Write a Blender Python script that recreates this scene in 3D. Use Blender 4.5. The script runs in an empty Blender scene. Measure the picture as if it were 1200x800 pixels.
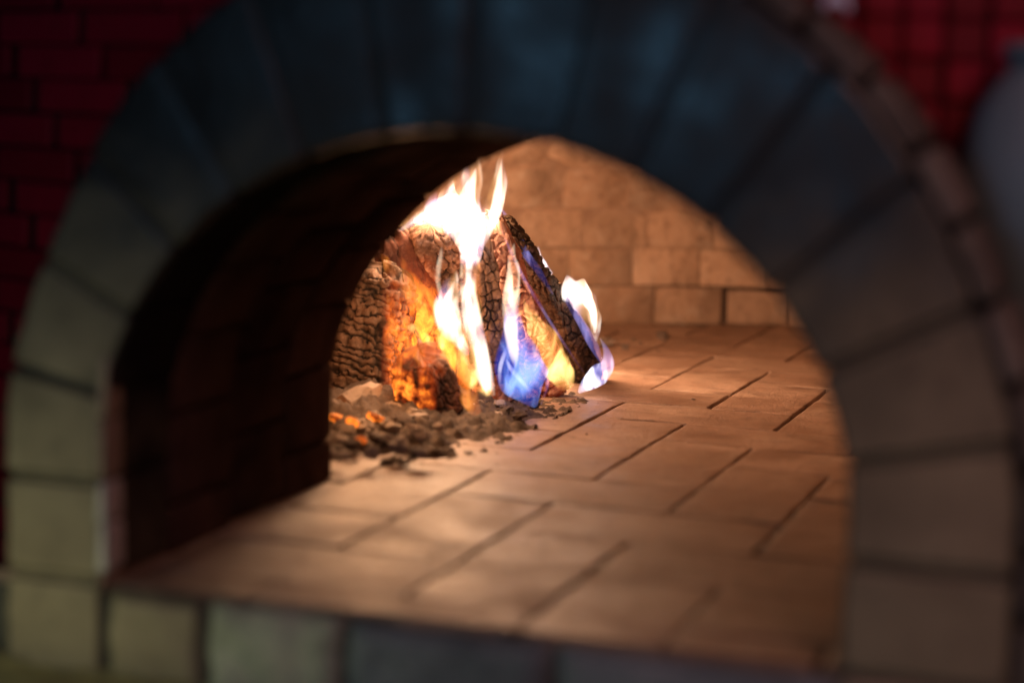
import bpy, bmesh, math, random
from mathutils import Vector, Matrix, noise
random.seed(7)
S = bpy.context.scene
COL = S.collection
V = Vector

# ------------------------------------------------------------------ camera
CAM = V((0.5001, -1.3494, 0.3946))
YAW, PIT, ROLL, FPX = -0.3240, 0.1211, 0.0291, 2269.5      # focal length in pixels of a 1200 px wide frame
FW = V((math.sin(YAW)*math.cos(PIT), math.cos(YAW)*math.cos(PIT), -math.sin(PIT)))
_r = V((math.cos(YAW), -math.sin(YAW), 0)); _u = _r.cross(FW)
RT = _r*math.cos(ROLL) + _u*math.sin(ROLL)
UP = -_r*math.sin(ROLL) + _u*math.cos(ROLL)
cd = bpy.data.cameras.new('camera'); cam = bpy.data.objects.new('camera', cd); COL.objects.link(cam)
cd.sensor_width = 36; cd.lens = FPX/1200*36; cd.clip_start = .05; cd.clip_end = 60
M3 = Matrix((RT, UP, -FW)).transposed()
cam.matrix_world = Matrix.Translation(CAM) @ M3.to_4x4()
cd.dof.use_dof = True; cd.dof.focus_distance = 2.62; cd.dof.aperture_fstop = 1.9
S.camera = cam

# ------------------------------------------------------------------ world, lamps, exposure
W = bpy.data.worlds.new('World'); S.world = W; W.use_nodes = True
bg = W.node_tree.nodes['Background']; bg.inputs[0].default_value = (.34, .40, .55, 1); bg.inputs[1].default_value = .008
S.view_settings.view_transform = 'Standard'; S.view_settings.look = 'None'
S.view_settings.exposure = 0; S.view_settings.gamma = 1; S.view_settings.use_curve_mapping = False
S.cycles.use_denoising = True
S.cycles.max_bounces = 8; S.cycles.diffuse_bounces = 5; S.cycles.transparent_max_bounces = 32
S.cycles.volume_bounces = 0; S.cycles.volume_step_rate = .35; S.cycles.volume_max_steps = 200
S.cycles.sample_clamp_indirect = 6

def area(name, loc, aim, energy, color, sx, sy):
    l = bpy.data.lights.new(name, 'AREA'); l.energy = energy; l.color = color; l.shape = 'RECTANGLE'; l.size = sx; l.size_y = sy
    o = bpy.data.objects.new(name, l); COL.objects.link(o); o.location = loc
    o.rotation_euler = (V(aim)-V(loc)).to_track_quat('-Z', 'Y').to_euler(); return o
def point(name, loc, energy, color, r=.05):
    l = bpy.data.lights.new(name, 'POINT'); l.energy = energy; l.color = color; l.shadow_soft_size = r
    o = bpy.data.objects.new(name, l); COL.objects.link(o); o.location = loc; return o
area('blue_sheen_light', (-.47, -1.75, .56), (.10, 0, .44), 1.5, (.26, .64, 1), .07, .26)  # added lamps, set where the sooty crown mirrors them as blue blotches
area('blue_sheen_light', (-.17, -1.80, .47), (.2, 0, .4), 1.1, (.24, .58, 1), .10, .16)
area('low_left_fill', (-.44, -.28, -.06), (-.30, 0, -.06), .34, (1, .94, .52), .25, .2)  # added fill close to the left jamb; its source is unseen
area('right_jamb_fill', (1.0, -1.3, .9), (.36, 0, .2), .36, (1, .50, .35), .6, .6).data.spread = .75  # added warm fill narrowed onto the right jamb, source unseen
area('red_tile_fill', (.75, -.45, .95), (.36, .1, .46), 1.0, (1, .40, .5), .3, .3)  # added lamp, tinted to redden the tiles on the right

def at(px, py, d):                       # a point seen at a pixel of the 1200 x 800 photograph, d metres deep
    return CAM + d*(FW + RT*((px-600)/FPX) + UP*((400-py)/FPX))
def flr(px, py, z=0.0):                  # the same on the hearth
    v = FW + RT*((px-600)/FPX) + UP*((400-py)/FPX)
    return CAM + v*((z-CAM.z)/v.z)
def depth(p): return (p-CAM).dot(FW)
def pix(p):
    d = p-CAM; z = d.dot(FW); return 600+FPX*d.dot(RT)/z, 400-FPX*d.dot(UP)/z

point('flame_lamp', (-.405, 1.03, .27), 7.5, (1, .57, .31), .05)
point('flame_lamp', at(602, 292, 2.80), 13.0, (1, .57, .32), .05)
point('flame_lamp', (-.35, .86, .13), .9, (1, .54, .26), .05)
point('ember_lamp', (-.375, .73, .12), .65, (1, .45, .18), .05)  # added fill hung in front of the embers to brighten the ash heap
point('flame_lamp', (-.318, 1.12, .09), 1.2, (1, .54, .26), .04)

# ------------------------------------------------------------------ helpers
class NT:
    def __init__(s, name, volume=False):
        s.m = bpy.data.materials.new(name); s.m.use_nodes = True; s.t = s.m.node_tree; s.t.nodes.clear()
        s.out = s.t.nodes.new('ShaderNodeOutputMaterial')
    def n(s, typ, **kw):
        nd = s.t.nodes.new(typ)
        for k, v in kw.items():
            if k.startswith('i_'): nd.inputs[int(k[2:]) if k[2:].isdigit() else k[2:].replace('_', ' ')].default_value = v
            else: setattr(nd, k, v)
        return nd
    def l(s, a, b): s.t.links.new(a, b)
    def coord(s, kind='Object', scale=(1, 1, 1), perobj=True):
        tc = s.n('ShaderNodeTexCoord'); mp = s.n('ShaderNodeMapping'); mp.inputs['Scale'].default_value = scale
        s.l(tc.outputs[kind], mp.inputs['Vector'])
        if perobj:
            oi = s.n('ShaderNodeObjectInfo'); mul = s.n('ShaderNodeMath', operation='MULTIPLY'); mul.inputs[1].default_value = 37.0
            s.l(oi.outputs['Random'], mul.inputs[0]); s.l(mul.outputs[0], mp.inputs['Location'])
        return mp.outputs[0]
    def noise(s, vec, scale, detail=6, rough=.6, dist=0):
        nd = s.n('ShaderNodeTexNoise'); nd.inputs['Scale'].default_value = scale; nd.inputs['Detail'].default_value = detail
        nd.inputs['Roughness'].default_value = rough; nd.inputs['Distortion'].default_value = dist
        s.l(vec, nd.inputs['Vector']); return nd.outputs['Fac']
    def ramp(s, fac, *stops):
        r = s.n('ShaderNodeValToRGB'); e = r.color_ramp.elements
        while len(e) < len(stops): e.new(.5)
        for el, (p, c) in zip(e, stops): el.position = p; el.color = (c, c, c, 1) if not hasattr(c, '__len__') else (*c, 1)
        s.l(fac, r.inputs[0]); return r.outputs[0]
    def mix(s, fac, a, b, mode='MIX'):
        m = s.n('ShaderNodeMix', data_type='RGBA', blend_type=mode)
        for src, i in ((fac, 0), (a, 6), (b, 7)):
            if hasattr(src, 'is_linked') or hasattr(src, 'links'): s.l(src, m.inputs[i])
            elif hasattr(src, '__len__'): m.inputs[i].default_value = (*src, 1)
            else: m.inputs[i].default_value = src
        return m.outputs[2]
    def math(s, op, a, b=0.0, clamp=False):
        m = s.n('ShaderNodeMath', operation=op, use_clamp=clamp)
        for src, i in ((a, 0), (b, 1)):
            if hasattr(src, 'links'): s.l(src, m.inputs[i])
            else: m.inputs[i].default_value = src
        return m.outputs[0]
    def finish(s, color, rough=.85, bump=None, strength=.4, dist=.004, emis=None, estr=0, spec=.3):
        b = s.n('ShaderNodeBsdfPrincipled')
        for src, nm in ((spec, 'Specular IOR Level'), (color, 'Base Color'), (rough, 'Roughness'), (emis, 'Emission Color'), (estr, 'Emission Strength')):
            if src is None: continue
            if hasattr(src, 'links'): s.l(src, b.inputs[nm])
            elif hasattr(src, '__len__'): b.inputs[nm].default_value = (*src, 1)
            else: b.inputs[nm].default_value = src
        if bump is not None:
            bp = s.n('ShaderNodeBump'); bp.inputs['Strength'].default_value = strength; bp.inputs['Distance'].default_value = dist
            s.l(bump, bp.inputs['Height']); s.l(bp.outputs[0], b.inputs['Normal'])
        s.l(b.outputs[0], s.out.inputs['Surface']); return s.m

def obj(name, verts, faces, mat, parent=None, smooth=False, origin=None):
    verts = [V(v) for v in verts]
    if origin is None:
        origin = sum(verts, V())/len(verts)
    origin = V(origin)
    me = bpy.data.meshes.new(name); me.from_pydata([v-origin for v in verts], [], faces)
    me.materials.append(mat)
    if smooth: me.polygons.foreach_set('use_smooth', [True]*len(me.polygons))
    me.update()
    o = bpy.data.objects.new(name, me); COL.objects.link(o); place(o, origin, parent); return o
WP = {}
def place(o, loc, parent):
    o.location = loc
    WP[o.name] = V(loc)
    if parent is not None:
        o.parent = parent; o.location = V(loc)-WP[parent.name]
def empty(name, loc=(0, 0, 0), parent=None):
    o = bpy.data.objects.new(name, None); o.empty_display_size = .02; COL.objects.link(o); place(o, V(loc), parent); return o
def tag(o, label=None, cat=None, group=None, kind=None):
    for k, v in (('label', label), ('category', cat), ('group', group), ('kind', kind)):
        if v: o[k] = v
    return o
HEX = [(0, 3, 2, 1), (4, 5, 6, 7), (0, 1, 5, 4), (1, 2, 6, 5), (2, 3, 7, 6), (3, 0, 4, 7)]
def hexa(name, c8, mat, parent=None, bev=.004, seg=2):
    """a block from its eight corners (0-3 one face, 4-7 the opposite one), edges rounded"""
    c8 = [V(c) for c in c8]; o0 = sum(c8, V())/8
    bm = bmesh.new(); vs = [bm.verts.new(c-o0) for c in c8]
    for f in HEX: bm.faces.new([vs[i] for i in f])
    bmesh.ops.recalc_face_normals(bm, faces=bm.faces)
    if bev: bmesh.ops.bevel(bm, geom=list(bm.edges), offset=bev, segments=seg, affect='EDGES', profile=.6)
    me = bpy.data.meshes.new(name); bm.to_mesh(me); bm.free(); me.materials.append(mat)
    me.polygons.foreach_set('use_smooth', [True]*len(me.polygons))
    o = bpy.data.objects.new(name, me); COL.objects.link(o); place(o, o0, parent); return o
def jit(s): return V((random.uniform(-s, s), random.uniform(-s, s), random.uniform(-s, s)))
def cat(p, k, n):                        # catmull-rom through p, n samples
    out = []
    for i in range(n):
        t = i/(n-1)*(len(p)-1); a = min(int(t), len(p)-2); f = t-a
        p0, p1, p2, p3 = p[max(a-1, 0)], p[a], p[a+1], p[min(a+2, len(p)-1)]
        out.append([.5*(2*p1[j]+(p2[j]-p0[j])*f+(2*p0[j]-5*p1[j]+4*p2[j]-p3[j])*f*f+(3*p1[j]-p0[j]-3*p2[j]+p3[j])*f**3) for j in range(k)])
    return out

# ------------------------------------------------------------------ materials
def brick_mat(name, c0, c1, c2, soot=0.0, bscale=1.0, rough=.85, spec=.3, ash=0.0, strength=.5):
    t = NT(name); co = t.coord()
    n1 = t.noise(co, 14*bscale, 5, .6); n2 = t.noise(co, 90*bscale, 6, .65); n3 = t.noise(co, 5*bscale, 4, .6, .8)
    c = t.mix(t.ramp(n1, (.3, 0.), (.7, 1.)), c0, c1)
    c = t.mix(t.ramp(n2, (.55, 0.), (.72, 1.)), c, c2)
    oi = t.n('ShaderNodeObjectInfo'); c = t.mix(t.math('MULTIPLY', oi.outputs['Random'], .35), c, c0, 'MULTIPLY')
    if soot: c = t.mix(t.math('MULTIPLY', t.ramp(n3, (.38, 0.), (.66, 1.)), soot), c, (.012, .011, .012))
    if ash: c = t.mix(t.math('MULTIPLY', t.ramp(t.noise(co, 22, 6, .7), (.52, 0.), (.75, 1.)), ash), c, (.55, .47, .40))
    h = t.math('ADD', t.math('MULTIPLY', n1, .5), n2)
    return t.finish(c, rough, h, strength, .004, spec=spec)
def hearth_mat():
    t = NT('hearth_firebrick'); co = t.coord()
    n1 = t.noise(co, 9, 6, .65, .5); n2 = t.noise(co, 60, 7, .7); n3 = t.noise(co, 4, 4, .6, 1.0); n4 = t.noise(co, 260, 3, .6)
    c = t.mix(t.ramp(n1, (.32, 0.), (.68, 1.)), (.20, .120, .082), (.33, .212, .15))
    c = t.mix(t.math('MULTIPLY', t.ramp(n2, (.56, 0.), (.70, 1.)), .8), c, (.17, .10, .07))
    c = t.mix(t.math('MULTIPLY', t.ramp(n3, (.45, 0.), (.7, 1.)), .45), c, (.60, .46, .36))
    c = t.mix(t.math('MULTIPLY', t.ramp(t.noise(t.coord('Object', (1, 1.6, 1)), 17, 6, .72, 1.2), (.50, 0.), (.68, 1.)), .6), c, (.105, .062, .045))
    c = t.mix(t.math('MULTIPLY', t.ramp(n4, (.62, 0.), (.70, 1.)), .6), c, (.08, .05, .04))
    oi = t.n('ShaderNodeObjectInfo'); c = t.mix(t.math('MULTIPLY', oi.outputs['Random'], .45), c, (.62, .55, .50), 'MULTIPLY')
    h = t.math('ADD', t.math('MULTIPLY', n1, .6), t.math('ADD', t.math('MULTIPLY', n2, .5), t.math('MULTIPLY', n4, .35)))
    r = t.ramp(n1, (.35, .36), (.65, .62))
    return t.finish(c, r, h, .8, .006, spec=.6)
def ring_mat(name='arch_brick', k0=1.0):
    t = NT(name); co = t.coord()
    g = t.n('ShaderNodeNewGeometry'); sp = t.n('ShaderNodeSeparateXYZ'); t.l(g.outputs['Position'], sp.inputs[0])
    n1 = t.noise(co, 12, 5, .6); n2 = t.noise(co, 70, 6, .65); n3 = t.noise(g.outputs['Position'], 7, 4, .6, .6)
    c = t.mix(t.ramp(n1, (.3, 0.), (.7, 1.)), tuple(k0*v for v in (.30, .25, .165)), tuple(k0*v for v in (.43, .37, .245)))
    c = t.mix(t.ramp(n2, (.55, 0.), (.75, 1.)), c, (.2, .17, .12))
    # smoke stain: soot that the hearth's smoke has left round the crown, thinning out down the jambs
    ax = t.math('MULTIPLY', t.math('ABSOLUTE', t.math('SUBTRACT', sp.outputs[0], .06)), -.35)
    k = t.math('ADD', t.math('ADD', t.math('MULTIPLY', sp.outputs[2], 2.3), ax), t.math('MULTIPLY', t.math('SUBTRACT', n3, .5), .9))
    sn = t.n('ShaderNodeSeparateXYZ'); t.l(g.outputs['Normal'], sn.inputs[0]); rev = t.ramp(t.math('MULTIPLY', sn.outputs[1], -1.0), (.82, 1.), (.99, 0.))  # reveals sooty; shade painted into bevel colour to quell their firelit rim
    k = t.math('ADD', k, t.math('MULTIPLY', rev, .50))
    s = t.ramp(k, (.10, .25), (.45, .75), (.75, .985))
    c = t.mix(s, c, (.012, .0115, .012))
    r = t.mix(t.ramp(s, (.5, 0.), (.95, 1.)), (.85, .85, .85), t.ramp(t.noise(g.outputs['Position'], 11, 2, .5), (.36, .24), (.60, .55)))
    h = t.math('ADD', t.math('MULTIPLY', n1, .6), t.math('MULTIPLY', n2, .6))
    return t.finish(c, r, h, .45, .004, spec=t.math('MULTIPLY', t.ramp(sp.outputs[1], (.002, 1.), (.008, 0.)), .45))
M_HEARTH = hearth_mat()
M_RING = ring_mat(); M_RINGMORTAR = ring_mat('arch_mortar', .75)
M_DOME = brick_mat('dome_brick', (.43, .29, .20), (.62, .45, .34), (.25, .155, .11), soot=.45, bscale=.8, ash=.6, strength=1.6)
M_DOMEPL = brick_mat('dome_plaster', (.42, .28, .20), (.60, .43, .32), (.24, .15, .105), soot=.3, bscale=.9, ash=.45, strength=1.0)
M_TUNNEL = brick_mat('sooty_tunnel_brick', (.070, .042, .036), (.12, .07, .055), (.04, .027, .024), soot=.65, rough=.95, spec=0.0)
M_SILL = brick_mat('sill_stone', (.30, .33, .27), (.58, .60, .48), (.12, .15, .15), soot=.5, bscale=1.6, rough=.6)
M_SLAB = brick_mat('slate_sill', (.17, .21, .24), (.32, .37, .40), (.08, .10, .12), soot=.45, bscale=1.2, rough=.55)
M_EDGE = brick_mat('edging_brick', (.13, .115, .10), (.22, .195, .165), (.07, .062, .055), soot=.45, bscale=1.5, spec=.2)
M_MORTAR = brick_mat('mortar', (.09, .088, .08), (.15, .14, .12), (.05, .05, .045), rough=.95)
M_MORTAR_HOT = brick_mat('sooty_mortar', (.06, .038, .028), (.10, .062, .045), (.03, .02, .016), rough=.95)
M_PALE = brick_mat('pale_masonry', (.55, .54, .50), (.68, .66, .61), (.36, .34, .31))
M_TAN = brick_mat('tan_masonry', (.36, .29, .22), (.46, .38, .29), (.2, .16, .12))
M_LEDGE = brick_mat('rough_render', (.30, .30, .16), (.55, .54, .24), (.07, .07, .05), bscale=3, strength=1.0)
def tile_mat():
    t = NT('red_glazed_tile'); co = t.coord(); n = t.noise(co, 60, 3, .5)
    oi = t.n('ShaderNodeObjectInfo')
    c = t.mix(oi.outputs['Random'], (.15, .003, .013), (.27, .005, .027)); c = t.mix(t.ramp(n, (.4, 0.), (.8, .4)), c, (.12, .006, .01))
    return t.finish(c, .5, n, .15, .002, spec=.12)
M_TILE = tile_mat()
t = NT('dark_grout'); M_GROUT = t.finish((.012, .004, .006), .95, t.noise(t.coord(), 200, 3), .3, .002)

def arcbrick(name, rings, mat, parent, bev=.004, seg=2):
    """a brick swept through several four-cornered sections, so that its long faces follow a curve"""
    n = len(rings); o0 = sum((sum((V(c) for c in r), V()) for r in rings), V())/(4*n)
    bm = bmesh.new(); vs = [[bm.verts.new(V(c)-o0) for c in r] for r in rings]
    for a, b in zip(vs[:-1], vs[1:]):
        for k in range(4): bm.faces.new((a[k], a[(k+1) % 4], b[(k+1) % 4], b[k]))
    bm.faces.new(vs[0]); bm.faces.new(vs[-1][::-1]); bmesh.ops.recalc_face_normals(bm, faces=bm.faces)
    es = [e for e in bm.edges if len(e.link_faces) == 2 and e.calc_face_angle(0) > .6]
    bmesh.ops.bevel(bm, geom=es, offset=bev, segments=seg, affect='EDGES', profile=.6)
    me = bpy.data.meshes.new(name); bm.to_mesh(me); bm.free(); me.materials.append(mat)
    me.polygons.foreach_set('use_smooth', [True]*len(me.polygons))
    o = bpy.data.objects.new(name, me); COL.objects.link(o); place(o, o0, parent); return o

# ------------------------------------------------------------------ oven: mouth outline
A_, B_, H_ = .300, .2675, .107           # half width, rise and springing height of the mouth
TUN = .500
def rw(px):                               # radial width of the arch bricks, hand laid, wider on the right
    return .104 + .036*px
outline = []
for i in range(60): outline.append((V((-A_, 0, -.080+(H_+.080)*i/60)), V((-1, 0, 0))))
for i in range(241):
    a = math.pi*(1-i/240); p = V((A_*math.cos(a), 0, H_+B_*math.sin(a)))
    n = V((math.cos(a)/A_, 0, math.sin(a)/B_)).normalized(); outline.append((p, n))
for i in range(1, 61): outline.append((V((A_, 0, H_-(H_-.0)*i/60)), V((1, 0, 0))))
def width(p): return max(.088, .103 + .05*p.x) + .055*max(0, (p.z-.20)/.175)**1.5
outer = [p+n*width(p) for p, n in outline]
cum = [0]
for i in range(1, len(outer)): cum.append(cum[-1]+((outer[i]-outer[i-1]).length+(outline[i][0]-outline[i-1][0]).length)/2)
TOT = cum[-1]
def at_len(s):
    s = min(max(s, 0), TOT-1e-6)
    lo = max(i for i in range(len(cum)) if cum[i] <= s); lo = min(lo, len(cum)-2)
    f = (s-cum[lo])/(cum[lo+1]-cum[lo])
    p = outline[lo][0].lerp(outline[lo+1][0], f); n = outline[lo][1].lerp(outline[lo+1][1], f).normalized()
    return p, n
oven = tag(empty('brick_oven'), 'wood fired brick oven with sooty arched mouth and red tiled outside', 'oven')
arch = empty('front_arch', (0, 0, 0), oven)
NB = 17
def strip(name, prof_a, prof_b, mat, parent, smooth=True):
    n = len(prof_a); return obj(name, list(prof_a)+list(prof_b), [(i, i+1, n+i+1, n+i) for i in range(n-1)], mat, parent, smooth)
# mortar body behind and between the arch bricks
MD = lambda p: .0036-.0022*min(1, max(0, (p.z-.16)/.16))
mb_v = []; K = list(range(0, len(outline), 4))+[len(outline)-1]
for i in K:
    p, n = outline[i]; q = outer[i]
    a0 = p+n*.006; b0 = q-n*.006
    mb_v += [a0+V((0, MD(p), 0)), b0+V((0, MD(p), 0)), b0+V((0, .12, 0)), a0+V((0, .12, 0))]
mb_f = []
for k in range(len(K)-1):
    for j in range(4): mb_f.append((4*k+j, 4*k+(j+1) % 4, 4*k+4+(j+1) % 4, 4*k+4+j))
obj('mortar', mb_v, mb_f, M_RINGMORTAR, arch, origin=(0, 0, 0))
for k in range(NB):
    crown = min(1, max(0, (at_len(TOT*(k+.5)/NB)[0].z-.16)/.16)); gap = .0046-.0030*crown
    s0, s1 = TOT*k/NB+gap/2, TOT*(k+1)/NB-gap/2
    d = random.uniform(-.0022, .0022)*(1-.7*crown); dw = random.uniform(-.002, .002); rings = []
    ti = random.uniform(-.0016, .0016)
    for q in range(6):
        p, n = at_len(s0+(s1-s0)*q/5); w_ = width(p)+dw; e = d+ti*(q-2.5)/2.5
        j1 = jit(.0006); rings.append([p+V((0, e, 0))+j1, p+V((0, .115, 0)), p+n*w_+V((0, .115, 0)), p+n*w_+V((0, e, 0))+jit(.0008)])
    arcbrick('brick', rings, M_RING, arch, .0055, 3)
# thin outer course round the right half
rim_s = [i for i, (p, n) in enumerate(outline) if p.x > .10 or (n.x > .3)]
i0 = rim_s[0]; NR = 11; L0 = cum[i0]
for k in range(NR):
    s0 = L0+(TOT-L0)*k/NR+.003; s1 = L0+(TOT-L0)*(k+1)/NR-.003
    (p0, n0), (p1, n1) = at_len(s0), at_len(s1)
    q0, q1 = p0+n0*(width(p0)+.003), p1+n1*(width(p1)+.003)
    d = .002+random.uniform(-.002, .003); rings = []
    for q in range(4):
        p, n = at_len(s0+(s1-s0)*q/3); o_ = p+n*(width(p)+.0015); j1 = jit(.0008)
        rings.append([o_+V((0, d, 0)), o_+V((0, .10, 0)), o_+n*.018+V((0, .10, 0)), o_+n*.018+V((0, d+.004, 0))+j1])
    arcbrick('edging_brick', rings, M_EDGE, arch, .006, 3)
# thin pale and tan strips on the inner corner of the left jamb
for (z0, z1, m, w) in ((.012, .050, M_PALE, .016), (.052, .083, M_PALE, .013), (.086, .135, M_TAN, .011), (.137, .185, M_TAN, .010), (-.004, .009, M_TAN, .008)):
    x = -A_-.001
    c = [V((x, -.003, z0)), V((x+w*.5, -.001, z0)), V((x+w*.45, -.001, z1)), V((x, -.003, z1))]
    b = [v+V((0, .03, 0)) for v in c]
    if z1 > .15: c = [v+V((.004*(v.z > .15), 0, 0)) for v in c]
    hexa('corner_strip', [v+jit(.001) for v in c]+b, m, arch, .002, 2)
# tunnel vault, three courses deep
tun = empty('mouth_tunnel', (0, .115, 0), oven)
inner_cum = [0]
for i in range(1, len(outline)): inner_cum.append(inner_cum[-1]+(outline[i][0]-outline[i-1][0]).length)
def flare(v, y): return V((v.x*(1+.055*max(0, y-.11)/.39*(1 if v.z < .12 else max(.25, 1-(v.z-.12)/.2))), y, v.z))
for j in range(3):
    y0, y1 = .119+.127*j, .119+.127*(j+1)-.004
    for k in range(NB):
        off = .5 if j % 2 == 0 else 0
        s0, s1 = TOT*max(0, k-off)/NB+.0025, TOT*min(NB, (k+1-off))/NB-.0025
        if s1-s0 < .02: continue
        d = random.uniform(-.0012, .0012); rings = []
        if at_len(s1)[0].z < -.02 or at_len(s0)[0].z < -.05: continue
        for q in range(5):
            p, n = at_len(s0+(s1-s0)*q/4); a, b = p-n*d, p+n*.06
            rings.append([flare(a, y0), flare(a, y1), flare(b, y1), flare(b, y0)])
        arcbrick('brick', rings, M_TUNNEL, tun, .003, 2)
tv = []
for i in K:
    p, n = outline[i]; a0 = p+n*.007
    tv += [flare(a0, .11), flare(a0, TUN), p+n*.50+V((0, TUN, 0))]
tf = []
for k in range(len(K)-1): tf += [(3*k, 3*k+1, 3*k+4, 3*k+3), (3*k+1, 3*k+2, 3*k+5, 3*k+4)]
obj('mortar', tv, tf, M_TUNNEL, tun, origin=(0, 0, 0))

# ------------------------------------------------------------------ dome inside
DC, DR = V((.10, 1.382, 0)), .885
def dome_r(z):
    if z <= .20: return DR
    return DR*math.sqrt(max(0, 1-((z-.20)/.46)**2))
dome = empty('dome_wall', DC, oven)
def dpt(phi, z, dr=0):
    r = dome_r(z)+dr; return DC+V((r*math.sin(phi), r*math.cos(phi), z))
# continuous mortar shell behind the bricks
sv, sf = [], []; NP, zs = 72, [-.02, .1, .138, .145, .2, .26, .32, .38, .44, .5, .55, .6, .635, .655, .6599]
for z in zs:
    for i in range(NP): sv.append(dpt(2*math.pi*i/NP, z, .0075 if z < .15 else .0018))
for a in range(len(zs)-1):
    for i in range(NP):
        q = (a*NP+i, a*NP+(i+1) % NP, (a+1)*NP+(i+1) % NP, (a+1)*NP+i)
        c = sum((sv[j] for j in q), V())/4
        if c.y < .80 and abs(c.x) < .47 and c.z < .42: continue
        sf.append(q)
obj('mortar', sv, [f for f in sf if f[0] < 2*NP], M_MORTAR_HOT, dome, True, origin=DC)
obj('plaster', sv, [f for f in sf if f[0] >= 2*NP], M_DOMEPL, dome, True, origin=DC)
zc = [0, .071, .142, .212, .285, .36, .43, .50, .56]
nper = 43; dph = 2*math.pi/nper
for ci in range(len(zc)-1):
    for k in range(-13, 7):
        sh = (.5 if ci % 2 else 0)+.17*math.sin(ci*2.1)
        a0, a1 = dph*(k+sh)+.0013, dph*(k+1+sh)-.0013
        z0, z1 = zc[ci]+.0010, zc[ci+1]-.0012
        d = random.uniform(-.0012, .0012)
        if ci >= 2: d += random.uniform(-.0006, .0030)
        px0 = pix(dpt((a0+a1)/2, (z0+z1)/2))[0]
        loose = ci == 0 and 838 < px0 < 912
        if loose: a0 += .012; a1 -= .0015; z1 -= .006; d = .004
        c = []
        for dr in (d, .06):
            c += [dpt(a0, z0, dr), dpt(a1, z0, dr), dpt(a1, z1, dr), dpt(a0, z1, dr)]
        c = [v+jit(.0012) for v in c]
        b = hexa('brick', c, M_DOME, dome, .0016, 2)

# ------------------------------------------------------------------ hearth
hearth = tag(empty('hearth_floor'), 'fired clay brick hearth floor, worn and dusted with ash', None, None, 'structure')
n = 64
hv = [DC+V((DR*1.02*math.sin(2*math.pi*i/n), DR*1.02*math.cos(2*math.pi*i/n), -.007)) for i in range(n)]+[V((-.33, .012, -.0045)), V((.33, .012, -.0045)), V((.33, .9, -.0045)), V((-.33, .9, -.0045))]
obj('mortar_bed', hv, [tuple(range(n-1, -1, -1)), (n, n+1, n+2, n+3)], M_MORTAR_HOT, hearth)
def floor_brick(x0, x1, y0, y1, dz):
    nx, ny = max(11, int((x1-x0)/.012)), max(11, int((y1-y0)/.012)); vs, fs = [], []
    sd = V((random.uniform(0, 99), random.uniform(0, 99), 0))
    def gx(i, n, w):
        if i > n/2: return 1-gx(n-i, n, w)
        if i < 3: return (0, .0018, .0040)[i]/w
        return (.0040+(w-.0080)*(i-2)/(n-4))/w
    chip = lambda p: max(0, noise.noise(p*38+sd)*.5+noise.noise(p*110+sd)*.35)
    for j in range(ny+1):
        for i in range(nx+1):
            x = x0+(x1-x0)*gx(i, nx, x1-x0); y = y0+(y1-y0)*gx(j, ny, y1-y0); p = V((x, y, 0))
            e = min(i, nx-i, j, ny-j); z = dz+.0012*noise.noise(p*16+sd)
            if e == 0:
                z -= .0012; c = chip(p)*.012
                if i == 0: x += c
                if i == nx: x -= c
                if j == 0: y += c*.8
                if j == ny: y -= c*.8
                z -= c*.35
            vs.append((x, y, z))
    W_ = nx+1
    for j in range(ny):
        for i in range(nx): fs.append((j*W_+i, j*W_+i+1, (j+1)*W_+i+1, (j+1)*W_+i))
    loop = [i for i in range(W_)]+[j*W_+nx for j in range(1, ny+1)]+[ny*W_+i for i in range(nx-1, -1, -1)]+[j*W_ for j in range(ny-1, 0, -1)]
    b0 = len(vs)
    for i in loop: vs.append((vs[i][0], vs[i][1], -.03))
    L = len(loop)
    for k in range(L): fs.append((loop[k], b0+k, b0+(k+1) % L, loop[(k+1) % L]))
    return obj('brick', vs, fs, M_HEARTH, hearth, True)
HX, HY = .1158, .137                      # herringbone module, across and along
for c in range(-9, 9):
    for r in range(-4, 16):
        t4 = (c+r) % 4
        if t4 == 0: w_, h_ = 2, 1          # brick laid crosswise
        elif t4 == 2: w_, h_ = 1, 2        # brick laid lengthwise
        else: continue
        x0, y0 = .052+HX*c, .48+HY*(r-2); x1, y1 = x0+HX*w_, y0+HY*h_
        y0 = max(y0, .012)
        if y1-y0 < .03: continue
        m = V(((x0+x1)/2, (y0+y1)/2, 0))
        if m.y > .52 and (m-DC).length > DR+.06: continue
        if m.y <= .52 and (x1 < -.31 or x0 > .31): continue
        g0, g1, g2, g3 = (random.choice((.0004, .0010, .0018, .0026)) for _ in range(4))
        floor_brick(x0+g0, x1-g1, y0+g2*.6, y1-g3*.6, random.uniform(-.0009, .0009))

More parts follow.
